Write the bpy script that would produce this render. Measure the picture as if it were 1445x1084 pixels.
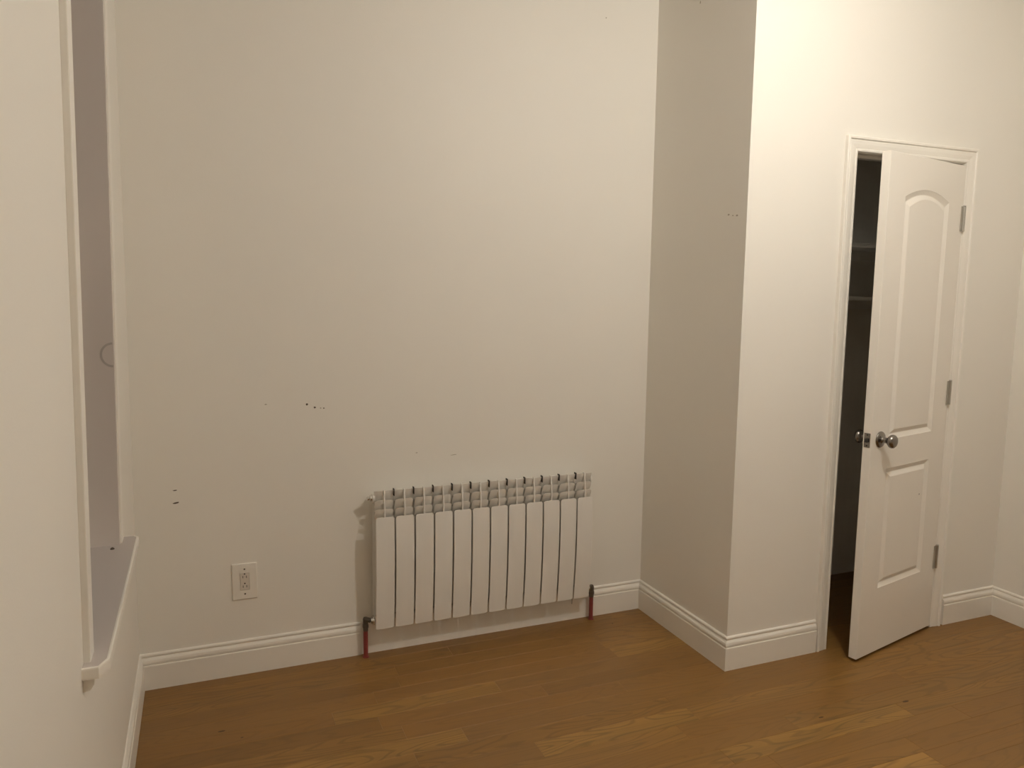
import bpy, bmesh, math, random
from mathutils import Vector, Matrix

for o in list(bpy.data.objects):
    bpy.data.objects.remove(o, do_unlink=True)
scene = bpy.context.scene
C = scene.collection
random.seed(7)

# ------------------------------------------------------------------ camera
FPX, CAM = 1083.79, (0.24388, -2.96927, 1.46835)
YAW, PITCH, ROLL = 0.38746, -0.1212, 0.01148
cd = bpy.data.cameras.new('camera')
cam = bpy.data.objects.new('camera', cd); C.objects.link(cam)
cd.sensor_width = 36.0; cd.sensor_fit = 'HORIZONTAL'
cd.lens = FPX / 1445.0 * 36.0
cd.clip_start = 0.02
_f = Vector((math.sin(YAW)*math.cos(PITCH), math.cos(YAW)*math.cos(PITCH), math.sin(PITCH)))
_r = Vector((math.cos(YAW), -math.sin(YAW), 0)); _u = _r.cross(_f)
_r2 = _r*math.cos(ROLL) + _u*math.sin(ROLL); _u2 = -_r*math.sin(ROLL) + _u*math.cos(ROLL)
cam.matrix_world = Matrix(((_r2.x, _u2.x, -_f.x, CAM[0]), (_r2.y, _u2.y, -_f.y, CAM[1]),
                           (_r2.z, _u2.z, -_f.z, CAM[2]), (0, 0, 0, 1)))
scene.camera = cam

# ------------------------------------------------------------------ world, light, exposure
wd = bpy.data.worlds.new('night'); scene.world = wd; wd.use_nodes = True
wd.node_tree.nodes['Background'].inputs[0].default_value = (0.02, 0.025, 0.04, 1)
wd.node_tree.nodes['Background'].inputs[1].default_value = 0.3
vs = scene.view_settings
vs.view_transform = 'Standard'; vs.look = 'None'; vs.gamma = 1.0; vs.use_curve_mapping = False
vs.exposure = 0.0
scene.cycles.max_bounces = 12; scene.cycles.diffuse_bounces = 8
LAMP = (2.0, -1.80, 2.60)           # bulb of the ceiling lamp (built further down)
LAMP_COLOR = (1.0, 0.935, 0.835)
LAMP_STRENGTH = 620.0

# ------------------------------------------------------------------ key dimensions (metres)
W, D = 2.1142, 0.6403                # alcove width, depth of the closet bump-out
XR, ZC = 3.615, 2.72                 # right wall, ceiling
YF = -4.7                            # wall behind the camera
HB = 0.135
DX0, DX1, DZ = 2.622, 3.212, 2.012   # closet door opening

# ------------------------------------------------------------------ materials
def mat(name, color, rough=0.5, metal=0.0, bump=None, spec=0.5, mottle=0.0, mscale=2.0):
    m = bpy.data.materials.new(name); m.use_nodes = True
    nt = m.node_tree; b = nt.nodes['Principled BSDF']
    b.inputs['Base Color'].default_value = (*color, 1)
    b.inputs['Roughness'].default_value = rough
    b.inputs['Metallic'].default_value = metal
    b.inputs['Specular IOR Level'].default_value = spec
    tc = nt.nodes.new('ShaderNodeTexCoord')
    if mottle:
        n = nt.nodes.new('ShaderNodeTexNoise'); n.inputs['Scale'].default_value = mscale; n.inputs['Detail'].default_value = 3
        nt.links.new(tc.outputs['Object'], n.inputs['Vector'])
        r = nt.nodes.new('ShaderNodeMix'); r.data_type = 'RGBA'
        r.inputs[6].default_value = (*[c*(1-mottle) for c in color], 1)
        r.inputs[7].default_value = (*[min(1, c*(1+mottle)) for c in color], 1)
        nt.links.new(n.outputs['Fac'], r.inputs[0]); nt.links.new(r.outputs[2], b.inputs['Base Color'])
    if bump:
        n = nt.nodes.new('ShaderNodeTexNoise'); n.inputs['Scale'].default_value = bump[0]; n.inputs['Detail'].default_value = 4
        nt.links.new(tc.outputs['Object'], n.inputs['Vector'])
        bp = nt.nodes.new('ShaderNodeBump'); bp.inputs['Strength'].default_value = bump[1]; bp.inputs['Distance'].default_value = bump[2]
        nt.links.new(n.outputs['Fac'], bp.inputs['Height']); nt.links.new(bp.outputs['Normal'], b.inputs['Normal'])
    return m
M = {}
M['wall'] = mat('wall_paint', (0.83, 0.805, 0.75), 0.55, bump=(220, 0.25, 0.001), spec=0.3, mottle=0.02)
M['ceiling'] = mat('ceiling_paint', (0.85, 0.84, 0.81), 0.8, bump=(150, 0.2, 0.001), spec=0.2, mottle=0.02)
M['trim'] = mat('trim_paint', (0.85, 0.82, 0.76), 0.35, bump=(60, 0.1, 0.0008), mottle=0.02)
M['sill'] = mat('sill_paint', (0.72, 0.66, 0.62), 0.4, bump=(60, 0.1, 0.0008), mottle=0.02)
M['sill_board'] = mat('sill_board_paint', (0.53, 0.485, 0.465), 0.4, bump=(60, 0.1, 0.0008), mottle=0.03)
M['door'] = mat('door_paint', (0.84, 0.805, 0.745), 0.4, bump=(160, 0.15, 0.0006), mottle=0.02)
M['rad'] = mat('radiator_enamel', (0.82, 0.80, 0.76), 0.35, mottle=0.01)
M['steel'] = mat('brushed_nickel', (0.27, 0.25, 0.23), 0.26, 1.0, bump=(300, 0.05, 0.0003))
M['steel_dark'] = mat('dark_slot', (0.05, 0.045, 0.04), 0.6, 0.3, mottle=0.1, mscale=60)
M['hinge'] = mat('satin_hinge_steel', (0.50, 0.48, 0.44), 0.38, 1.0, mottle=0.03)
M['chrome'] = mat('chrome_plate', (0.75, 0.74, 0.72), 0.15, 1.0, mottle=0.02)
M['valve'] = mat('valve_bronze', (0.13, 0.11, 0.085), 0.45, 0.6, mottle=0.25, mscale=60)
M['pex'] = mat('red_pipe_plastic', (0.23, 0.045, 0.04), 0.4, mottle=0.1, mscale=30)
M['plastic'] = mat('outlet_plastic', (0.82, 0.785, 0.72), 0.4, mottle=0.01)
M['plastic2'] = mat('receptacle_plastic', (0.68, 0.63, 0.57), 0.35, mottle=0.01)
M['chip'] = mat('bare_plaster_mark', (0.10, 0.08, 0.06), 0.9, mottle=0.3, mscale=90)
M['chip_faint'] = mat('faint_plaster_mark', (0.45, 0.41, 0.35), 0.9, mottle=0.1, mscale=90)
M['stain'] = mat('stain_ring', (0.53, 0.485, 0.455), 0.7, mottle=0.1, mscale=60)
M['subfloor'] = mat('floor_joint', (0.13, 0.065, 0.018), 0.8, mottle=0.1)
M['knot'] = mat('wood_knot', (0.07, 0.03, 0.010), 0.5, mottle=0.3, mscale=120)
M['closet'] = mat('closet_paint', (0.88, 0.87, 0.84), 0.7, spec=0.2, mottle=0.02)
M['glass'] = mat('window_glass', (0.9, 0.92, 0.95), 0.02)
M['glass'].node_tree.nodes['Principled BSDF'].inputs['Transmission Weight'].default_value = 1.0

def wood_material():
    m = bpy.data.materials.new('oak_floor'); m.use_nodes = True
    nt = m.node_tree; N = nt.nodes.new; L = nt.links.new; b = nt.nodes['Principled BSDF']
    oi = N('ShaderNodeObjectInfo'); tc = N('ShaderNodeTexCoord')
    mul = N('ShaderNodeMath'); mul.operation = 'MULTIPLY'; mul.inputs[1].default_value = 37.0
    L(oi.outputs['Random'], mul.inputs[0])
    add = N('ShaderNodeVectorMath'); add.operation = 'ADD'
    L(tc.outputs['Object'], add.inputs[0]); L(mul.outputs[0], add.inputs[1])
    mp = N('ShaderNodeMapping'); mp.inputs['Scale'].default_value = (1.6, 26, 4); L(add.outputs[0], mp.inputs['Vector'])
    n1 = N('ShaderNodeTexNoise'); n1.inputs['Scale'].default_value = 1.0; n1.inputs['Detail'].default_value = 5
    n1.inputs['Distortion'].default_value = 0.6; L(mp.outputs[0], n1.inputs['Vector'])
    # growth-ring bands (cathedral grain)
    mp2 = N('ShaderNodeMapping'); mp2.inputs['Scale'].default_value = (1.3, 9, 2); L(add.outputs[0], mp2.inputs['Vector'])
    n2 = N('ShaderNodeTexNoise'); n2.inputs['Scale'].default_value = 1.2; n2.inputs['Detail'].default_value = 1.5; L(mp2.outputs[0], n2.inputs['Vector'])
    sc = N('ShaderNodeMath'); sc.operation = 'MULTIPLY'; sc.inputs[1].default_value = 85.0; L(n2.outputs['Fac'], sc.inputs[0])
    sn = N('ShaderNodeMath'); sn.operation = 'SINE'; L(sc.outputs[0], sn.inputs[0])
    mr = N('ShaderNodeMapRange'); mr.inputs[1].default_value = 0.35; mr.inputs[2].default_value = 1.0
    mr.inputs[3].default_value = 1.03; mr.inputs[4].default_value = 0.72; L(sn.outputs[0], mr.inputs[0])
    mr2 = N('ShaderNodeMapRange'); mr2.inputs[1].default_value = 0.3; mr2.inputs[2].default_value = 0.7
    mr2.inputs[3].default_value = 0.78; mr2.inputs[4].default_value = 1.20; L(n1.outputs['Fac'], mr2.inputs[0])
    m0 = N('ShaderNodeMath'); m0.operation = 'MULTIPLY'; L(mr.outputs[0], m0.inputs[0]); L(mr2.outputs[0], m0.inputs[1])
    m1 = N('ShaderNodeMix'); m1.data_type = 'FLOAT'; m1.inputs[2].default_value = 1.0     # figure is stronger on pale boards
    L(oi.outputs['Alpha'], m1.inputs[0]); L(m0.outputs[0], m1.inputs[3])
    vm = N('ShaderNodeVectorMath'); vm.operation = 'SCALE'; L(oi.outputs['Color'], vm.inputs[0]); L(m1.outputs[0], vm.inputs['Scale'])
    L(vm.outputs[0], b.inputs['Base Color'])
    rr = N('ShaderNodeMapRange'); rr.inputs[3].default_value = 0.34; rr.inputs[4].default_value = 0.48; L(n1.outputs['Fac'], rr.inputs[0])
    L(rr.outputs[0], b.inputs['Roughness'])
    bp = N('ShaderNodeBump'); bp.inputs['Strength'].default_value = 0.12; bp.inputs['Distance'].default_value = 0.0006
    L(n1.outputs['Fac'], bp.inputs['Height']); L(bp.outputs['Normal'], b.inputs['Normal'])
    return m
M['wood'] = wood_material()

# ------------------------------------------------------------------ helpers
def tag(o, label=None, cat=None, group=None, kind=None):
    if label: o['label'] = label
    if cat: o['category'] = cat
    if group: o['group'] = group
    if kind: o['kind'] = kind
    return o
def obj(name, bm, m, parent=None, smooth=False, bevel=0, seg=2):
    bmesh.ops.recalc_face_normals(bm, faces=bm.faces)
    me = bpy.data.meshes.new(name); bm.to_mesh(me); bm.free()
    me.materials.append(M[m] if isinstance(m, str) else m)
    if smooth:
        for p in me.polygons: p.use_smooth = True
    o = bpy.data.objects.new(name, me); C.objects.link(o)
    if parent is not None: o.parent = parent
    if bevel:
        md = o.modifiers.new('bevel', 'BEVEL'); md.width = bevel; md.segments = seg; md.limit_method = 'ANGLE'; md.angle_limit = 0.7
    if smooth:
        md = o.modifiers.new('split', 'EDGE_SPLIT'); md.split_angle = 0.7
    return o
def empty(name, loc=(0, 0, 0), rz=0):
    o = bpy.data.objects.new(name, None); C.objects.link(o); o.location = loc; o.rotation_euler = (0, 0, rz)
    o.empty_display_size = 0.05
    return o
def box(bm, x0, x1, y0, y1, z0, z1, fn=None):
    ps = [(x, y, z) for x in (x0, x1) for y in (y0, y1) for z in (z0, z1)]
    v = [bm.verts.new(fn(*p) if fn else p) for p in ps]
    for f in ((0, 1, 3, 2), (4, 6, 7, 5), (0, 4, 5, 1), (2, 3, 7, 6), (0, 2, 6, 4), (1, 5, 7, 3)):
        bm.faces.new([v[i] for i in f])
def B(*a, fn=None):
    bm = bmesh.new(); box(bm, *a, fn=fn); return bm
def frame_from(axis):
    axis = Vector(axis).normalized()
    t = Vector((0, 0, 1)) if abs(axis.z) < 0.9 else Vector((1, 0, 0))
    a = axis.cross(t).normalized(); b = axis.cross(a).normalized()
    return a, b
def lathe(bm, origin, axis, prof, n=24, caps=True):
    """prof: list of (distance along the axis, radius)."""
    o = Vector(origin); ax = Vector(axis).normalized(); a, b = frame_from(ax)
    rings = []
    for h, r in prof:
        rings.append([bm.verts.new(o + ax*h + (a*math.cos(2*math.pi*i/n) + b*math.sin(2*math.pi*i/n))*r) for i in range(n)])
    for k in range(len(rings)-1):
        for i in range(n):
            bm.faces.new((rings[k][i], rings[k][(i+1) % n], rings[k+1][(i+1) % n], rings[k+1][i]))
    if caps:
        bm.faces.new(rings[0]); bm.faces.new(rings[-1])
def tube(bm, pts, r, n=14):
    pts = [Vector(p) for p in pts]; rings = []
    for i, p in enumerate(pts):
        t = (pts[min(i+1, len(pts)-1)] - pts[max(i-1, 0)]).normalized()
        a, b = frame_from(t)
        if rings:
            a = (pa - t*pa.dot(t)).normalized(); b = t.cross(a)
        pa = a
        rings.append([bm.verts.new(p + (a*math.cos(2*math.pi*j/n) + b*math.sin(2*math.pi*j/n))*r) for j in range(n)])
    for k in range(len(rings)-1):
        for j in range(n):
            bm.faces.new((rings[k][j], rings[k][(j+1) % n], rings[k+1][(j+1) % n], rings[k+1][j]))
    bm.faces.new(rings[0]); bm.faces.new(rings[-1])
def sweep(bm, prof, stations):
    """prof: (u, n) pairs; stations: (point, u vector, n vector)."""
    rings = [[bm.verts.new(Vector(p) + Vector(u)*a + Vector(n)*b) for a, b in prof] for p, u, n in stations]
    k = len(prof)
    for s in range(len(rings)-1):
        for i in range(k):
            bm.faces.new((rings[s][i], rings[s][(i+1) % k], rings[s+1][(i+1) % k], rings[s+1][i]))
    bm.faces.new(rings[0]); bm.faces.new(rings[-1])

# ------------------------------------------------------------------ left (window) wall leans a little into the room
def lean(y, z):
    return z * (0.010 + 0.008 * max(0.0, min(1.0, -y / 0.5)))
def LW(x, y, z):
    return (x + lean(y, z), y, z)

# ------------------------------------------------------------------ floor, ceiling, walls
fl = obj('floor', B(-0.0, XR, YF, 0, -0.06, -0.0035), 'subfloor')
tag(fl, 'golden brown oak strip floor of narrow boards', 'floor', kind='structure')
BASE = (0.238, 0.122, 0.029)
LIGHT, MID, DARK, ORANGE = 1.45, 1.0, 0.86, 1.0
PW = 0.0835
rows = [(-0.0, -0.07)]
y = -0.07
while y > -2.05:
    rows.append((y, y-PW)); y -= PW
fixed = {1: [(1.15, 'm', 'd')], 2: [(0.906, 'm', 'o'), (1.785, 'o', 'm')], 4: [(1.772, 'o', 'l')],
         5: [(0.626, 'd', 'l'), (1.231, 'l', 'o')], 7: [(1.668, 'o', 'd')], 8: [(1.016, 'l', 'o')],
         10: [(1.214, 'o', 'l'), (1.803, 'l', 'm')], 12: [(2.09, 'o', 'm')], 13: [(1.757, 'm', 'l'), (2.53, 'l', 'm')]}
def plank_color(c):
    k = {'l': 1.20, 'm': 1.02, 'd': 0.92, 'o': 0.97}[c] * random.uniform(0.95, 1.05)
    t = random.uniform(-0.04, 0.04)
    g = {'l': 1.04, 'm': 1.0, 'd': 0.98, 'o': 0.98}[c]
    return (BASE[0]*k*(1+t*0.4), BASE[1]*k*g, BASE[2]*k*(1-t)*g, {'l': 1.0, 'm': 0.75, 'd': 0.35, 'o': 0.35}[c])
def plank(x0, x1, y0, y1, c):
    g = 0.0002; b = 0.0004
    lx, ly = (x1-x0)/2-g, abs(y0-y1)/2-g
    bm = bmesh.new()
    a = [bm.verts.new((sx*lx, sy*ly, -0.0125)) for sx, sy in ((-1, -1), (1, -1), (1, 1), (-1, 1))]
    d = [bm.verts.new((sx*lx, sy*ly, -b)) for sx, sy in ((-1, -1), (1, -1), (1, 1), (-1, 1))]
    e = [bm.verts.new((sx*(lx-b), sy*(ly-b), 0)) for sx, sy in ((-1, -1), (1, -1), (1, 1), (-1, 1))]
    for i in range(4):
        j = (i+1) % 4
        bm.faces.new((a[i], a[j], d[j], d[i])); bm.faces.new((d[i], d[j], e[j], e[i]))
    bm.faces.new(e)
    o = obj('plank', bm, 'wood', fl)
    o.location = ((x0+x1)/2, (y0+y1)/2, 0); o.color = plank_color(c)
    return o
for r, (ya, yb) in enumerate(rows):
    cuts = list(fixed.get(r, []))
    ends = sorted([c[0] for c in cuts])
    # fill the rest of the row with random board ends
    xs = [0.0]
    tgt = ends + [XR]
    cur = 0.0
    if not ends: cur = 0.0
    segs = []
    for tx in tgt:
        L = tx - cur
        n = max(1, round(L / random.uniform(0.75, 1.15)))
        cutx = [cur + L*(i+1)/n + (random.uniform(-0.12, 0.12)*L/n if i < n-1 else 0) for i in range(n)]
        xs += cutx; cur = tx
    for i in range(len(xs)-1):
        x0, x1 = xs[i], xs[i+1]; c = None
        for (cx, cl, cr) in cuts:
            if abs(x1-cx) < 1e-6: c = cl
            if abs(x0-cx) < 1e-6: c = cr
        if c is None: c = random.choices('modl', (6, 5, 3, 0.5))[0]
        plank(x0, x1, ya, yb, c)
ylast = rows[-1][1]
bm = bmesh.new(); y = ylast
while y > YF+0.01:
    x = -random.uniform(0, 0.8)
    while x < XR:
        x1 = x + random.uniform(0.7, 1.3)
        a, b_ = max(0, x)+0.0006, min(XR, x1)-0.0006
        if b_ > a: box(bm, a, b_, max(YF, y-PW)+0.0006, y-0.0006, -0.0125, 0)
        x = x1
    y -= PW
rest = obj('plank', bm, 'wood', fl); rest.color = (*BASE, 1); tag(rest, kind='stuff')

for (kx, ky, kw, kh) in ((0.267, -0.389, 0.013, 0.0045), (2.579, -1.074, 0.016, 0.006), (1.905, -0.116, 0.004, 0.004), (0.328, -0.451, 0.005, 0.003), (2.21, -1.045, 0.012, 0.004)):
    bm = bmesh.new(); n = 10
    a = [bm.verts.new((kx+kw*math.cos(2*math.pi*i/n), ky+kh*math.sin(2*math.pi*i/n), -0.001)) for i in range(n)]
    b_ = [bm.verts.new((kx+0.9*kw*math.cos(2*math.pi*i/n), ky+0.9*kh*math.sin(2*math.pi*i/n), 0.0002)) for i in range(n)]
    bm.faces.new(b_)
    for i in range(n): bm.faces.new((a[i], a[(i+1) % n], b_[(i+1) % n], b_[i]))
    obj('knot', bm, 'knot', fl)
tag(obj('ceiling', B(-0.15, XR+0.12, YF-0.1, 0.12, ZC, ZC+0.1), 'ceiling'), 'plain white plaster ceiling', 'ceiling', kind='structure')
wb = tag(obj('wall_back', B(-0.15, XR+0.12, 0, 0.12, -0.06, ZC), 'wall'),
         'cream painted back wall behind the radiator', 'wall', kind='structure')
# left wall with the window opening
WY0, WY1, WZ0, WZ1 = -1.30, -0.59, 0.735, 2.42
bm = bmesh.new()
def grid_box(y0, y1, z0, z1, n=6):
    ys = [y0 + (y1-y0)*i/n for i in range(n+1)]; zs = [z0 + (z1-z0)*i/n for i in range(n+1)]
    for i in range(n):
        for j in range(n):
            box(bm, -0.16, 0, ys[i], ys[i+1], zs[j], zs[j+1], fn=LW)
def wall_quads():
    ys = [YF, -3, -2, WY0, WY1, -0.5, -0.25, 0.0]; zs = [-0.06, 0.0, 0.3, WZ0, 1.3, 1.9, WZ1, ZC]
    V = {}
    def vt(i, j, s):
        k = (i, j, s)
        if k not in V:
            x = 0.0 if s else -0.22
            V[k] = bm.verts.new(LW(x, ys[i], zs[j]))
        return V[k]
    def hole(i, j): return WY0-1e-6 <= ys[i] < WY1-1e-6 and WZ0-1e-6 <= zs[j] < WZ1-1e-6
    for i in range(len(ys)-1):
        for j in range(len(zs)-1):
            if hole(i, j): continue
            for s in (0, 1): bm.faces.new([vt(i, j, s), vt(i+1, j, s), vt(i+1, j+1, s), vt(i, j+1, s)])
            for di, dj, e in ((-1, 0, ((0, 0), (0, 1))), (1, 0, ((1, 0), (1, 1))), (0, -1, ((0, 0), (1, 0))), (0, 1, ((0, 1), (1, 1)))):
                ii, jj = i+di, j+dj
                if not (0 <= ii < len(ys)-1 and 0 <= jj < len(zs)-1) or hole(ii, jj):
                    (a, b_), (c, d) = e
                    bm.faces.new([vt(i+a, j+b_, 0), vt(i+c, j+d, 0), vt(i+c, j+d, 1), vt(i+a, j+b_, 1)])
wall_quads()
wl = tag(obj('wall_left', bm, 'wall', smooth=True), 'cream painted wall at the left edge, around the window', 'wall', kind='structure')
wr = tag(obj('wall_return', B(W, W+0.10, -D+0.11, 0, -0.06, ZC), 'wall'),
         'shaded narrow side of the closet bump-out beside the radiator alcove', 'wall', kind='structure')
# closet front wall with the door opening
bm = bmesh.new()
for a in ((W, DX0-0.018, -0.06, ZC), (DX1+0.018, XR, -0.06, ZC), (DX0-0.018, DX1+0.018, DZ+0.018, ZC)):
    box(bm, a[0], a[1], -D, -D+0.11, a[2], a[3])
bmesh.ops.remove_doubles(bm, verts=bm.verts, dist=1e-5)
wc = tag(obj('wall_closet', bm, 'wall'), 'brightly lit cream wall around the closet door', 'wall', kind='structure')
tag(obj('wall_right', B(XR, XR+0.12, YF, 0, -0.06, ZC), 'wall'), 'cream wall at the right edge beyond the closet door', 'wall', kind='structure')
tag(obj('wall_front', B(-0.2, XR+0.12, YF-0.12, YF, -0.06, ZC), 'wall'), 'cream wall behind the viewer', 'wall', kind='structure')

# small scars in the paint
def mark(parent, pts, m, name='paint_chip'):
    """pts: list of 3D outline points on a wall; raised a hair."""
    bm = bmesh.new(); bm.faces.new([bm.verts.new(p) for p in pts]); 
    r = bmesh.ops.extrude_face_region(bm, geom=bm.faces[:])
    n = bm.faces[0].normal
    return bm
def chip(parent, center, u, v, n, w, h, tilt, m, sides=7):
    bm = bmesh.new(); c = Vector(center); u = Vector(u); v = Vector(v); n = Vector(n)
    lo, hi = [], []
    for i in range(sides):
        a = 2*math.pi*i/sides; k = random.uniform(0.75, 1.1)
        p, q = math.cos(a)*w*k, math.sin(a)*h*k
        d = u*(p*math.cos(tilt)-q*math.sin(tilt)) + v*(p*math.sin(tilt)+q*math.cos(tilt))
        lo.append(bm.verts.new(c+d-n*0.0004)); hi.append(bm.verts.new(c+d*0.9+n*0.0005))
    bm.faces.new(hi); bm.faces.new(lo)
    for i in range(sides): bm.faces.new((lo[i], lo[(i+1) % sides], hi[(i+1) % sides], hi[i]))
    return obj('paint_chip', bm, m, parent)
X, Y, Z = (1, 0, 0), (0, 1, 0), (0, 0, 1)
for (cx, cz, w, h, t, m) in ((0.143, 0.736, 0.009, 0.0022, 0.1, 'chip'), (0.145, 0.689, 0.013, 0.0034, 0.15, 'chip'),
                             (0.614, 1.029, 0.0048, 0.0055, 0.3, 'chip'), (0.643, 1.016, 0.0052, 0.0042, 0, 'chip'),
                             (0.665, 1.013, 0.003, 0.0025, 0, 'chip_faint'), (0.677, 1.012, 0.003, 0.0032, 0, 'chip'),
                             (0.465, 1.036, 0.006, 0.0025, 0.1, 'chip_faint'), (1.042, 0.812, 0.005, 0.002, 0, 'chip_faint'),
                             (1.20, 0.793, 0.016, 0.0018, 0.1, 'chip_faint'), (1.86, 2.60, 0.003, 0.004, 0, 'chip_faint')):
    chip(wb, (cx, 0, cz), X, Z, (0, -1, 0), w, h, t, m)
for (cy, cz, w, h) in ((-0.534, 1.762, 0.007, 0.004), (-0.560, 1.757, 0.005, 0.003), (-0.584, 1.755, 0.008, 0.004), (-0.30, 2.60, 0.004, 0.006)):
    chip(wr, (W, cy, cz), Y, Z, (-1, 0, 0), w, h, 0, 'chip_faint')

# ------------------------------------------------------------------ baseboards
BP = [(0, 0), (0.015, 0), (0.015, 0.089), (0.0142, 0.0915), (0.0105, 0.0925), (0.0105, 0.0955), (0.0130, 0.0975),
      (0.0135, 0.104), (0.0120, 0.111), (0.0085, 0.1165), (0.0060, 0.1195), (0.0042, 0.1205), (0.0042, 0.1225),
      (0.0070, 0.1240), (0.0080, 0.1275), (0.0070, 0.1315), (0.0035, 0.1345), (0, 0.135)]
BP = [(a, b if b else -0.002) for a, b in BP]
def baseboard(name, stations, label, fn=None):
    bm = bmesh.new()
    sweep(bm, BP, [(p, u, (0, 0, 1)) for p, u in stations])
    o = obj(name, bm, 'trim')
    return tag(o, label, 'baseboard', kind='structure')
baseboard('baseboard_left', [((0, YF, 0), (1, 0, 0)), ((0.0, 0, 0), (1, -1, 0))], 'white moulded baseboard running under the window wall')
baseboard('baseboard_back', [((0, 0, 0), (1, -1, 0)), ((0.806, 0, 0), (0, -1, 0))], 'white moulded baseboard under the outlet, left of the radiator')
baseboard('baseboard_back', [((1.856, 0, 0), (0, -1, 0)), ((W, 0, 0), (-1, -1, 0))], 'short white baseboard between radiator and alcove corner')
baseboard('baseboard_return', [((W, 0, 0), (-1, -1, 0)), ((W, -D, 0), (-1, -1, 0))], 'white baseboard along the shaded side of the closet bump-out')
baseboard('baseboard_closet', [((W, -D, 0), (-1, -1, 0)), ((2.556, -D, 0), (0, -1, 0))], 'white baseboard between the outer corner and the closet door')
baseboard('baseboard_closet', [((3.287, -D, 0), (0, -1, 0)), ((XR, -D, 0), (-1, -1, 0))], 'short white baseboard between closet door and right corner')
baseboard('baseboard_right', [((XR, -D, 0), (-1, -1, 0)), ((XR, YF, 0), (-1, 0, 0))], 'white baseboard along the right wall')
# plain board behind the radiator
tag(obj('trim_1', B(0.806, 1.856, -0.011, 0.0, -0.002, 0.137), 'trim', bevel=0.0015), 'flat plain white board under the radiator, between the moulded baseboards', 'trim', kind='structure')

# ------------------------------------------------------------------ window in the left wall
win = empty('window_1', (0, -0.95, WZ0)); tag(win, 'tall white framed window in a deep recess at left', 'window', kind='structure')
def wpart(name, bm, m, parent=None, **k):
    o = obj(name, bm, m, None, **k)
    p = parent or win
    o.parent = p
    o.matrix_parent_inverse = Matrix.Translation((0, 0.95, -WZ0))
    return o
def lb(*a):
    """box that follows the lean of the wall, split in height."""
    bm = bmesh.new(); x0, x1, y0, y1, z0, z1 = a
    box(bm, *a, fn=LW); return bm
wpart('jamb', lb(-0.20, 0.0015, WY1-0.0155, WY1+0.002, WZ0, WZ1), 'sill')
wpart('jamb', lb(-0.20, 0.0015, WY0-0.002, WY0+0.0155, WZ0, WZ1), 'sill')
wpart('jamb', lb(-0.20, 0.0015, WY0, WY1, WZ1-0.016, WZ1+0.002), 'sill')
wpart('casing', lb(-0.001, 0.013, WY0-0.05, WY0+0.0015, WZ0-0.0, WZ1+0.05), 'trim', bevel=0.002)
wpart('casing', lb(-0.001, 0.006, WY1-0.0015, WY1+0.05, WZ0-0.0, WZ1+0.05), 'trim', bevel=0.002)
wpart('casing', lb(-0.001, 0.013, WY0-0.05, WY1+0.05, WZ1-0.0015, WZ1+0.05), 'trim', bevel=0.002)
# sill board with clipped horns
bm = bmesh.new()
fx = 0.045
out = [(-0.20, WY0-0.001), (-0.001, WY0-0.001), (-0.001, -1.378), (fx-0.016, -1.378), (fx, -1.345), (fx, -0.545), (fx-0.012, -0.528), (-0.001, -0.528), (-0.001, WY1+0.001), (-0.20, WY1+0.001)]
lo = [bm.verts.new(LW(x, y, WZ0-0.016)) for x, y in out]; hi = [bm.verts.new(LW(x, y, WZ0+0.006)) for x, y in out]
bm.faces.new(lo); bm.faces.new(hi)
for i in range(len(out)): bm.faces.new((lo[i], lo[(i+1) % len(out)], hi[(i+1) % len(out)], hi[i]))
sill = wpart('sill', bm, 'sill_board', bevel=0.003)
# white painted nosing along the sill's edge
bm = bmesh.new()
np_ = [(-0.005, -0.0165), (0.0008, -0.0165), (0.0012, -0.012), (0.0012, 0.003), (0.0004, 0.0062), (-0.002, 0.0068), (-0.005, 0.0066)]
st = []
for (px_, py_), u_ in (((0.0, -1.378), (0, -1, 0)), ((fx-0.016, -1.378), (0.24, -1, 0)), ((fx, -1.345), (1, -0.24, 0)), ((fx, -0.545), (1, 0.3, 0)), ((fx-0.012, -0.528), (0.4, 1, 0)), ((0.0, -0.528), (0, 1, 0))):
    st.append((LW(px_, py_, WZ0), u_, (0, 0, 1)))
sweep(bm, np_, st)
wpart('sill_nosing', bm, 'trim')
bm = bmesh.new()
pr = [(-0.001, -0.016), (0.020, -0.016), (0.019, -0.035), (0.012, -0.046), (-0.001, -0.048)]
sweep(bm, pr, [((lean(-1.36, 0.7), -1.362, WZ0), (1, 0, 0), (0, 0, 1)), ((lean(-0.56, 0.7), -0.545, WZ0), (1, 0, 0), (0, 0, 1))])
wpart('apron', bm, 'trim')
# sashes and panes
for k, (z0, z1, x0) in enumerate(((WZ0+0.006, 1.60, -0.150), (1.565, WZ1-0.016, -0.190))):
    bm = bmesh.new(); a, b_ = WY0+0.0155, WY1-0.0155
    for r_ in ((a, a+0.045, z0, z1), (b_-0.045, b_, z0, z1), (a+0.045, b_-0.045, z0, z0+0.05), (a+0.045, b_-0.045, z1-0.035, z1)):
        box(bm, x0-0.0, x0+0.038, *r_, fn=LW)
    s = wpart('sash', bm, 'trim')
    bm = bmesh.new(); box(bm, x0+0.016, x0+0.021, a+0.04, b_-0.04, z0+0.045, z1-0.03, fn=LW)
    p = obj('pane', bm, 'glass'); p.parent = s
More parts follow.
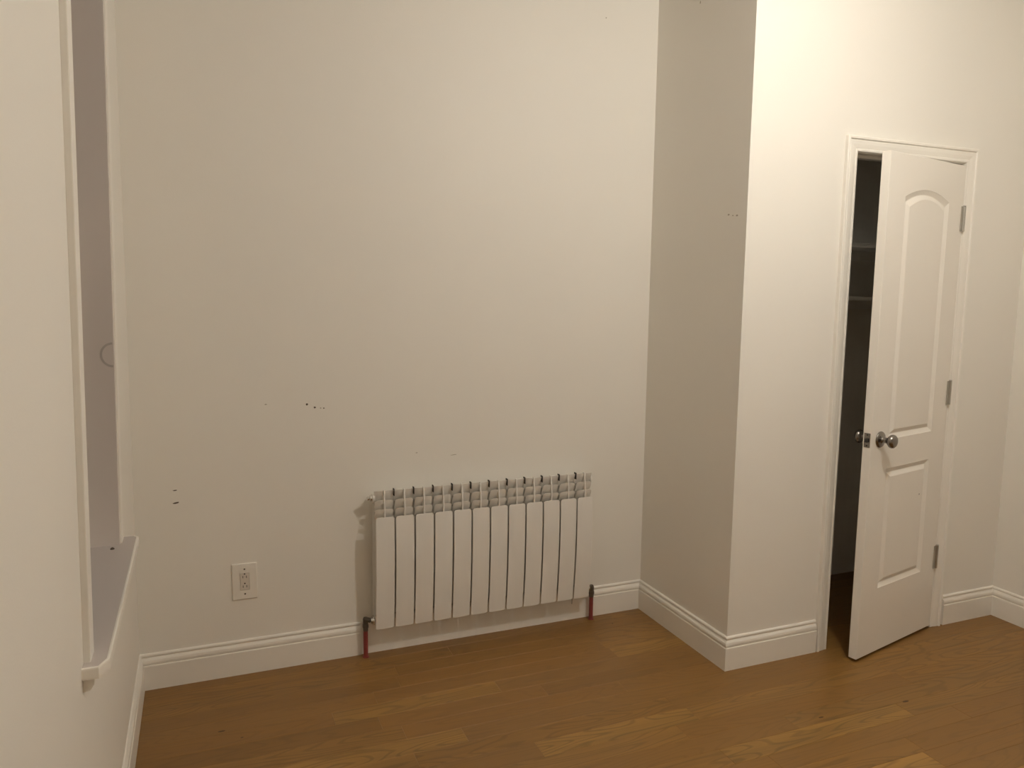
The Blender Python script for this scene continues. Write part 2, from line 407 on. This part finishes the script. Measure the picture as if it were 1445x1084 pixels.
# ring-shaped stain on the far jamb and a chip at the sill
bm = bmesh.new(); n = 28; rc = []
yj = WY1-0.0157
for rr_ in (0.0345, 0.0285):
    rc.append([bm.verts.new((-0.001 + rr_*0.92*math.cos(math.pi*(0.5+i/(n-1)))+lean(yj, 1.28), yj-0.0004, 1.28 + rr_*math.sin(math.pi*(0.5+i/(n-1))))) for i in range(n)])
for i in range(n-1): bm.faces.new((rc[0][i], rc[0][i+1], rc[1][i+1], rc[1][i]))
ext = bmesh.ops.extrude_face_region(bm, geom=bm.faces[:])
for v_ in [g for g in ext['geom'] if isinstance(g, bmesh.types.BMVert)]: v_.co.y += 0.0008
wpart('ring_mark', bm, 'stain')
bm = bmesh.new(); lathe(bm, (lean(-.65, .74)-0.014, -0.640, WZ0+0.0055), (0, 0, 1), [(0, 0.006), (0.003, 0.005), (0.006, 0.001)], 8)
wpart('loose_chip', bm, 'chip')

# ------------------------------------------------------------------ closet door
door = empty('door_1', (DX1, -D, 0)); tag(door, 'white two panel arched closet door standing ajar in a moulded frame', 'door', kind='structure')
def dpart(name, bm, m, parent=None, **k):
    o = obj(name, bm, m, None, **k); o.parent = parent or door
    o.matrix_parent_inverse = Matrix.Translation((-DX1, D, 0)) if parent is None else Matrix.Identity(4)
    return o
CP = [(0, -0.001), (0, 0.0150), (0.003, 0.0175), (0.010, 0.0175), (0.0125, 0.0150), (0.0135, 0.0115), (0.0155, 0.0115), (0.0175, 0.0130),
      (0.030, 0.0120), (0.042, 0.0095), (0.046, 0.0085), (0.0475, 0.0100), (0.054, 0.0100), (0.057, 0.0080), (0.058, 0.0), (0.058, -0.001)]
cw = 0.0605
xl, xr_, zt = DX0-cw, DX1+cw, DZ+cw
nn = (0, -1, 0)
def casing(a, ua, b, ub):
    bm = bmesh.new(); sweep(bm, CP, [(a, ua, nn), (b, ub, nn)]); dpart('casing', bm, 'trim')
casing((xl, -D, -0.001), (1, 0, 0), (xl, -D, zt), (1, 0, -1))
casing((xl, -D, zt), (1, 0, -1), (xr_, -D, zt), (-1, 0, -1))
casing((xr_, -D, zt), (-1, 0, -1), (xr_, -D, -0.001), (-1, 0, 0))
jy0, jy1 = -D-0.001, -D+0.112
dpart('jamb', B(DX0-0.018, DX0, jy0, jy1, -0.001, DZ+0.018), 'trim')
dpart('jamb', B(DX1, DX1+0.018, jy0, jy1, -0.001, DZ+0.018), 'trim')
dpart('jamb', B(DX0, DX1, jy0, jy1, DZ, DZ+0.018), 'trim')
sy = -D+0.038
dpart('stop', B(DX0, DX0+0.010, sy, sy+0.032, 0, DZ), 'trim')
dpart('stop', B(DX1-0.010, DX1, sy, sy+0.032, 0, DZ), 'trim')
dpart('stop', B(DX0+0.010, DX1-0.010, sy, sy+0.032, DZ-0.010, DZ), 'trim')
# leaf: local frame, x runs from the hinge to the free edge, y = out of the front face
DW, DT, DB, DTOP = 0.582, 0.035, 0.012, 2.000
ANG = math.radians(13.0)
PIV = Vector((DX1-0.004, -D-0.014, 0))
dirv = Vector((-math.cos(ANG), -math.sin(ANG), 0)); nrm = Vector((math.sin(ANG), -math.cos(ANG), 0))
def DL(s, n, z): return PIV + dirv*s + nrm*n + Vector((0, 0, z))
leaf_bm = bmesh.new()
def panel_outline(s0, s1, z0, z1, rise, e, n=14):
    s0, s1, z0 = s0+e, s1-e, z0+e
    zz = z1-e; pts = [(s0, z0), (s1, z0)]
    if rise <= 0: return pts + [(s1, zz), (s0, zz)]
    for i in range(n+1):
        t = i/n; s = s1 + (s0-s1)*t
        pts.append((s, zz + rise*(1-(2*t-1)**2)))
    return pts
LOOPS = [(0, 0), (0.0015, -0.0015), (0.017, -0.0090), (0.019, -0.0092), (0.021, -0.0086), (0.034, -0.0016), (0.037, -0.0004)]
def leaf_side(front):
    off = (lambda d: d) if front else (lambda d: -DT - d)
    r = 0.0015
    outer = [leaf_bm.verts.new(DL(s, off(0), z)) for s, z in ((r, DB+r), (DW-r, DB+r), (DW-r, DTOP-r), (r, DTOP-r))]
    edges = [leaf_bm.edges.new((outer[i], outer[(i+1) % 4])) for i in range(4)]
    for (z0, z1, rise) in ((0.285, 0.780, 0), (0.900, 1.842, 0.036)):
        prev = None
        for k, (e, d) in enumerate(LOOPS):
            vs_ = [leaf_bm.verts.new(DL(s, off(d), z)) for s, z in panel_outline(0.122, 0.460, z0, z1, rise, e)]
            m_ = len(vs_)
            if prev is None:
                edges += [leaf_bm.edges.new((vs_[i], vs_[(i+1) % m_])) for i in range(m_)]
            else:
                for i in range(m_): leaf_bm.faces.new((prev[i], prev[(i+1) % m_], vs_[(i+1) % m_], vs_[i]))
            prev = vs_
        leaf_bm.faces.new(prev)
    bmesh.ops.triangle_fill(leaf_bm, edges=edges, use_beauty=True)
    return outer
of, ob = leaf_side(True), leaf_side(False)
ed = [leaf_bm.verts.new(DL(s, -0.0015, z)) for s, z in ((0, DB), (DW, DB), (DW, DTOP), (0, DTOP))]
eb = [leaf_bm.verts.new(DL(s, -DT+0.0015, z)) for s, z in ((0, DB), (DW, DB), (DW, DTOP), (0, DTOP))]
for a, b_ in ((of, ed), (ed, eb), (eb, ob)):
    for i in range(4): leaf_bm.faces.new((a[i], a[(i+1) % 4], b_[(i+1) % 4], b_[i]))
leaf = dpart('leaf', leaf_bm, 'door')
def lpart(name, bm, m, **k):
    o = obj(name, bm, m, None, **k); o.parent = leaf
    return o
KS, KZ = DW-0.062, 0.905
KP = [(0.0, 0.0325), (0.003, 0.0325), (0.006, 0.030), (0.009, 0.022), (0.011, 0.014), (0.014, 0.0115), (0.030, 0.0115), (0.034, 0.014),
      (0.038, 0.0205), (0.044, 0.0255), (0.050, 0.0270), (0.056, 0.0258), (0.061, 0.021), (0.0635, 0.014), (0.064, 0.004)]
bm = bmesh.new(); lathe(bm, DL(KS, 0, KZ), nrm, KP, 32); lpart('knob', bm, 'steel', smooth=True)
bm = bmesh.new(); lathe(bm, DL(KS, -DT, KZ), -nrm, KP, 32); lpart('knob', bm, 'steel', smooth=True)
def ebox(s0, s1, n0, n1, z0, z1):
    bm = bmesh.new()
    box(bm, s0, s1, n0, n1, z0, z1, fn=lambda s, n, z: DL(s, n, z)); return bm
nc = -DT/2
lp = lpart('latch_plate', ebox(DW-0.001, DW+0.0012, nc-0.0127, nc+0.0127, KZ-0.0285, KZ+0.0285), 'steel', bevel=0.0008)
o = obj('latch_bolt', ebox(DW, DW+0.009, nc-0.006, nc+0.006, KZ-0.008, KZ+0.008), 'steel_dark', bevel=0.002); o.parent = leaf
for dz in (-0.021, 0.021):
    bm = bmesh.new(); lathe(bm, DL(DW+0.001, nc, KZ+dz), dirv, [(0, 0.0035), (0.001, 0.0032), (0.0014, 0.001)], 10)
    lpart('screw', bm, 'steel_dark')
bm = bmesh.new(); lathe(bm, DL(0.182, -0.0008, 0.636), nrm, [(0, 0.004), (0.0006, 0.003), (0.0011, 0.001)], 7); lpart('paint_chip', bm, 'chip')
# hinges
for hz in (1.785, 1.055, 0.328):
    h = empty('hinge', (PIV.x+0.002, PIV.y-0.003, hz)); h.parent = door; h.matrix_parent_inverse = Matrix.Translation((-DX1, D, 0))
    def hpart(name, bm, m, **k):
        o = obj(name, bm, m, None, **k); o.parent = h; return o
    kn = bmesh.new()
    for i in range(5):
        lathe(kn, (0, 0, -0.0508 + i*0.02035), (0, 0, 1), [(0, 0.0062), (0.0004, 0.0068), (0.0194, 0.0068), (0.0198, 0.0062)], 14)
    hpart('knuckle', kn, 'hinge', smooth=True)
    bm = bmesh.new(); lathe(bm, (0, 0, 0.0508), (0, 0, 1), [(0, 0.0045), (0.002, 0.0078), (0.0045, 0.0070), (0.006, 0.003)], 14); hpart('pin', bm, 'chrome', smooth=True)
    bm = bmesh.new(); box(bm, 0.0, 0.019, -0.0035, 0.0012, -0.0508, 0.0508, fn=lambda s, n, z: tuple(dirv*s + Vector((0, 1, 0))*0 + nrm*(n-0.0) + Vector((0, 0, z)))); hpart('hinge_leaf', bm, 'hinge')
    bm = bmesh.new(); box(bm, 0.002, 0.0036, 0.0, 0.020, -0.0508, 0.0508); hpart('hinge_leaf', bm, 'steel')

# ------------------------------------------------------------------ closet interior
cx0, cx1 = W+0.101, XR-0.001
for (z0, z1, dep, lab) in ((1.680, 1.699, 0.30, 'upper white shelf inside the dark closet, seen through the door gap'),
                           (1.440, 1.458, 0.24, 'lower thin shelf inside the dark closet, beneath the upper shelf')):
    t = empty('closet_shelf', ((cx0+cx1)/2, -dep/2, z0)); tag(t, lab, 'shelf', 'closet shelves')
    inv = Matrix.Translation((-(cx0+cx1)/2, dep/2, -z0))
    o = obj('board', B(cx0, cx1, -dep, -0.001, z0, z1), 'closet', bevel=0.001); o.parent = t; o.matrix_parent_inverse = inv
    o = obj('cleat', B(cx0, cx1, -0.019, -0.001, z0-0.045, z0), 'closet', bevel=0.001); o.parent = t; o.matrix_parent_inverse = inv

# ------------------------------------------------------------------ radiator
RX0, PITCH_, NS = 0.850, 0.0796, 12
RZB, RZF, RZT = 0.1245, 0.585, 0.688
YFN = -0.0976
rad = empty('radiator', (RX0+PITCH_*NS/2, -0.06, RZB)); tag(rad, 'white twelve section aluminium radiator mounted low on the back wall', 'radiator')
RINV = Matrix.Translation((-(RX0+PITCH_*NS/2), 0.06, -RZB))
def rpart(name, bm, m, x=None, **k):
    o = obj(name, bm, m, None, **k); o.parent = rad; o.matrix_parent_inverse = RINV
    return o
def bow(z):
    """the fronts are convex: they fall back towards the bottom and a touch at the top."""
    return 0.020*((0.48-z)/0.355)**2 if z < 0.48 else 0.002*((z-0.48)/0.105)**2
def front_plate():
    """one bowed front panel with rounded corners and thin edges."""
    bm = bmesh.new(); hw = PITCH_/2-0.0030; r = 0.010; rb = 0.006
    zs = [RZB+rb*(1-math.cos(math.radians(a))) for a in (0, 30, 60, 90)]
    ws = [hw-r+r*math.sin(math.radians(a)) for a in (0, 30, 60, 90)]
    for k in range(1, 9): zs.append(RZB+rb+(RZF-r-RZB-rb)*k/9); ws.append(hw)
    for a in (90, 67, 45, 22, 0): zs.append(RZF-r*(1-math.sin(math.radians(90-a)))); ws.append(hw-r+r*math.sin(math.radians(a)))
    e = 0.0009; L = []
    for z, w in zip(zs, ws):
        yb = YFN+bow(z)
        L.append([bm.verts.new(p) for p in ((-w, yb+0.0026, z), (-w, yb+e, z), (-w+e, yb, z), (w-e, yb, z), (w, yb+e, z), (w, yb+0.0026, z))])
    for a, b_ in zip(L, L[1:]):
        for k in range(6): bm.faces.new((a[k], a[(k+1) % 6], b_[(k+1) % 6], b_[k]))
    bm.faces.new(L[0]); bm.faces.new(L[-1])
    return bm
def web():
    """thin central rib that shows as the pale vertical line between the louvres."""
    bm = bmesh.new()
    pr = [(YFN+0.024, RZB+0.03), (YFN+0.012, RZB+0.13), (YFN+0.005, RZB+0.26), (YFN+0.004, RZF), (YFN+0.0045, RZF+0.031), (YFN+0.0085, RZF+0.066), (YFN+0.0145, RZT+0.001), (YFN+0.026, RZT+0.001), (YFN+0.060, RZT-0.055), (YFN+0.060, RZB+0.03)]
    a = [bm.verts.new((-0.0023, y_, z_)) for y_, z_ in pr]; b_ = [bm.verts.new((0.0023, y_, z_)) for y_, z_ in pr]
    n = len(pr); bm.faces.new(a); bm.faces.new(b_)
    for i in range(n): bm.faces.new((a[i], a[(i+1) % n], b_[(i+1) % n], b_[i]))
    return bm
def louvre(y0, z0, z1, back, hw, r, gap):
    """one curved fin of the top grille: leans back, with rounded upper corners."""
    bm = bmesh.new(); nz = 6; cols = [-hw, -hw+r*0.3, -hw+r, 0, hw-r, hw-r*0.3, hw]
    drop = {0: r*0.75, 1: r*0.28, 2: 0, 3: 0, 4: 0, 5: r*0.28, 6: r*0.75}
    F, Bk = [], []
    for j in range(nz+1):
        t = j/nz
        rowf, rowb = [], []
        for i, xx in enumerate(cols):
            zz = z0 + (z1 - drop[i] - z0)*t
            tt = (zz-z0)/(z1-z0)
            yy = y0 + back*(1-tt)**1.4 + abs(xx/hw)**3*0.005
            rowf.append(bm.verts.new((xx, yy, zz))); rowb.append(bm.verts.new((xx, yy+0.0026, zz)))
        F.append(rowf); Bk.append(rowb)
    for j in range(nz):
        for i in range(len(cols)-1):
            bm.faces.new((F[j][i], F[j][i+1], F[j+1][i+1], F[j+1][i])); bm.faces.new((Bk[j][i], Bk[j][i+1], Bk[j+1][i+1], Bk[j+1][i]))
    k = len(cols)-1
    for j in range(nz):
        bm.faces.new((F[j][0], F[j+1][0], Bk[j+1][0], Bk[j][0])); bm.faces.new((F[j][k], F[j+1][k], Bk[j+1][k], Bk[j][k]))
    for i in range(k):
        bm.faces.new((F[0][i], F[0][i+1], Bk[0][i+1], Bk[0][i])); bm.faces.new((F[nz][i], F[nz][i+1], Bk[nz][i+1], Bk[nz][i]))
    return bm
def core():
    """water tube with upper and lower headers of one section, and the back fin."""
    bm = bmesh.new()
    lathe(bm, (0, -0.036, RZB+0.025), (0, 0, 1), [(0, 0.009), (RZT-RZB-0.06, 0.009)], 12)
    for z in (RZB+0.030, RZT-0.032):
        lathe(bm, (-PITCH_/2, -0.036, z), (1, 0, 0), [(0, 0.0125), (PITCH_, 0.0125)], 14)
    box(bm, -PITCH_/2+0.004, PITCH_/2-0.004, -0.0225, -0.020, RZB+0.02, RZT-0.03)
    return bm
protos = []
def pr_(name, bm, smooth=False):
    bmesh.ops.recalc_face_normals(bm, faces=bm.faces)
    me = bpy.data.meshes.new(name); bm.to_mesh(me); bm.free(); me.materials.append(M['rad'])
    if smooth:
        for p in me.polygons: p.use_smooth = True
    protos.append((name, me, smooth))
pr_('front_panel', front_plate())
pr_('rib', web())
pr_('core_tube', core(), True)
h2 = PITCH_/2
pr_('louvre', louvre(YFN+0.0085, RZF-0.015, RZF+0.031, 0.022, h2-0.0042, 0.011, 0), True)
pr_('louvre', louvre(YFN+0.0125, RZF+0.014, RZF+0.066, 0.024, h2-0.0038, 0.011, 0), True)
pr_('louvre', louvre(YFN+0.0185, RZF+0.050, RZT-0.001, 0.022, h2-0.0008, 0.002, 0), True)
for s in range(NS):
    cxs = RX0 + PITCH_*(s+0.5)
    sec = empty('section', (cxs, 0, 0)); sec.parent = rad; sec.matrix_parent_inverse = RINV
    for name, me, sm in protos:
        o = bpy.data.objects.new(name, me); C.objects.link(o); o.parent = sec
        if sm:
            md = o.modifiers.new('split', 'EDGE_SPLIT'); md.split_angle = 0.7
RX1 = RX0 + PITCH_*NS
# dark gasket notches at the top between sections
for s in range(1, NS):
    xx = RX0 + PITCH_*s
    rpart('gasket', B(xx-0.0012, xx+0.0012, YFN+0.0150, YFN+0.034, RZT-0.024, RZT+0.004), 'steel_dark')
# bleed valve, blanking plug, bottom unions
zu, zl = RZT-0.032, RZB+0.030
bm = bmesh.new(); lathe(bm, (RX0+0.002, -0.056, zu), (-1, 0, 0), [(-0.004, 0.018), (0.004, 0.018), (0.0055, 0.0155), (0.0055, 0.012)], 18)
rpart('end_plug', bm, 'rad', smooth=True)
bm = bmesh.new(); lathe(bm, (RX0-0.0035, -0.056, zu), (-1, 0, 0), [(-0.002, 0.0125), (0.007, 0.0125), (0.009, 0.010), (0.010, 0.0075), (0.017, 0.0075), (0.019, 0.006), (0.020, 0.003)], 18)
o = rpart('bleed_valve', bm, 'chrome', smooth=True); tag(o, 'small chrome bleed valve')
bm = bmesh.new(); lathe(bm, (RX1, -0.050, zu), (1, 0, 0), [(-0.002, 0.018), (0.005, 0.018), (0.007, 0.015), (0.007, 0.010), (0.004, 0.009)], 18)
rpart('end_plug', bm, 'rad', smooth=True)
for sgn, xe in ((-1, RX0), (1, RX1)):
    bm = bmesh.new(); lathe(bm, (xe, -0.050, zl), (sgn, 0, 0), [(-0.002, 0.019), (0.006, 0.019), (0.008, 0.013), (0.012, 0.013)], 16)
    rpart('union_nut', bm, 'chrome', smooth=True)
tag(rpart('dark_strip', B(RX0+PITCH_*11-0.001, RX0+PITCH_*11+0.001, YFN+0.03, YFN+0.032, 0.098, 0.15), 'valve'), 'thin dark strip hanging below the panels')  # narrow dark strip continuing the last section gap below the panels
# wall brackets
for s in (2, 10):
    xx = RX0+PITCH_*s
    rpart('bracket', B(xx-0.012, xx+0.012, -0.046, 0.0, zu-0.030, zu-0.022), 'rad')

# ------------------------------------------------------------------ red supply pipes with angle valves
def supply(xp, yp, sgn, xe, zv, label):
    t = empty('supply_pipe', (xp, yp, 0)); tag(t, label, 'pipe', 'red radiator pipes')
    def part(name, bm, m, **k):
        o = obj(name, bm, m, None, **k); o.parent = t; o.matrix_parent_inverse = Matrix.Translation((-xp, -yp, 0)); return o
    bm = bmesh.new(); lathe(bm, (xp, yp, 0), (0, 0, 1), [(0, 0.0092), (zv-0.040, 0.0092)], 16); part('pipe', bm, 'pex', smooth=True)
    bm = bmesh.new(); lathe(bm, (xp, yp, 0), (0, 0, 1), [(0.0005, 0.0135), (0.003, 0.0135), (0.004, 0.010)], 16); part('floor_collar', bm, 'pex', smooth=True)
    bm = bmesh.new()
    lathe(bm, (xp, yp, zv-0.045), (0, 0, 1), [(0, 0.0105), (0.012, 0.0105), (0.013, 0.0125), (0.026, 0.0125), (0.028, 0.011), (0.048, 0.011), (0.055, 0.008)], 6)
    part('valve_body', bm, 'valve')
    bm = bmesh.new(); tube(bm, [(xp, yp, zv), (xp-sgn*0.006, yp-0.004, zv+0.002), (xe+sgn*0.012, -0.050, zl)], 0.0095); part('elbow', bm, 'valve', smooth=True)
supply(0.819, -0.040, -1, RX0, 0.156, 'dark red supply pipe at the left end of the radiator')
supply(1.836, -0.040, 1, RX1, 0.150, 'dark red supply pipe at the right end of the radiator')

# ------------------------------------------------------------------ wall outlet
OX, OZ = 0.371, 0.364
out_ = empty('wall_outlet', (OX, 0, OZ)); tag(out_, 'white duplex outlet with a large cover plate on the back wall', 'outlet')
def opart(name, bm, m, **k):
    o = obj(name, bm, m, None, **k); o.parent = out_; return o
bm = bmesh.new(); pw, ph, iw, ih = 0.0455, 0.070, 0.0172, 0.0338
def ring(w, h, y_): return [bm.verts.new((sx*w, y_, sz*h)) for sx, sz in ((-1, -1), (1, -1), (1, 1), (-1, 1))]
rs = [ring(pw, ph, 0.0), ring(pw, ph, -0.0035), ring(pw-0.0025, ph-0.0025, -0.0062), ring(iw, ih, -0.0066), ring(iw, ih, -0.001)]
for a, b_ in zip(rs, rs[1:]):
    for i in range(4): bm.faces.new((a[i], a[(i+1) % 4], b_[(i+1) % 4], b_[i]))
bm.faces.new(rs[-1])
plate = opart('cover_plate', bm, 'plastic')
rec = opart('receptacle', B(-iw+0.0012, iw-0.0012, -0.0072, -0.001, -ih+0.0012, ih-0.0012), 'plastic2', bevel=0.0008)
for dz in (0.0185, -0.0185):
    bm = bmesh.new(); lathe(bm, (0, -0.0070, dz+0.0115), (0, -1, 0), [(0, 0.0027), (0.0006, 0.0027)], 12); obj('ground_hole', bm, 'steel_dark', rec)
    for dx in (-0.0064, 0.0064):
        obj('slot', B(dx-0.0011, dx+0.0011, -0.0076, -0.0068, dz-0.0045, dz+0.0040), 'steel_dark', rec)
for dz in (-0.0484, 0.0484):
    bm = bmesh.new(); lathe(bm, (0, -0.0062, dz), (0, -1, 0), [(0, 0.0033), (0.0008, 0.0030), (0.0012, 0.0012)], 12); obj('screw', bm, 'valve', plate)

# ------------------------------------------------------------------ ceiling lamp (above the frame)
lamp = empty('ceiling_lamp', (LAMP[0], LAMP[1], ZC)); tag(lamp, 'small round ceiling lamp with a glowing bulb', 'lamp')
def cpart(name, bm, m, **k):
    o = obj(name, bm, m, None, **k); o.parent = lamp; return o
bm = bmesh.new(); lathe(bm, (0, 0, 0), (0, 0, -1), [(0, 0.065), (0.012, 0.065), (0.022, 0.050), (0.024, 0.022), (0.070, 0.020), (0.075, 0.016)], 28); cpart('canopy', bm, 'trim', smooth=True)
M['bulb'] = bpy.data.materials.new('lit_bulb'); M['bulb'].use_nodes = True
nt = M['bulb'].node_tree; nt.nodes.clear()
em = nt.nodes.new('ShaderNodeEmission'); em.inputs[0].default_value = (*LAMP_COLOR, 1); em.inputs[1].default_value = LAMP_STRENGTH
mo = nt.nodes.new('ShaderNodeOutputMaterial'); nt.links.new(em.outputs[0], mo.inputs[0])
zb = ZC-LAMP[2]; R_ = 0.046
bm = bmesh.new()
pf = [(zb + R_*math.sin(math.radians(a)), R_*math.cos(math.radians(a))) for a in range(-72, 91, 9)]
pf[-1] = (pf[-1][0], 0.0005)
lathe(bm, (0, 0, 0), (0, 0, -1), pf, 24); cpart('bulb', bm, M['bulb'], smooth=True)
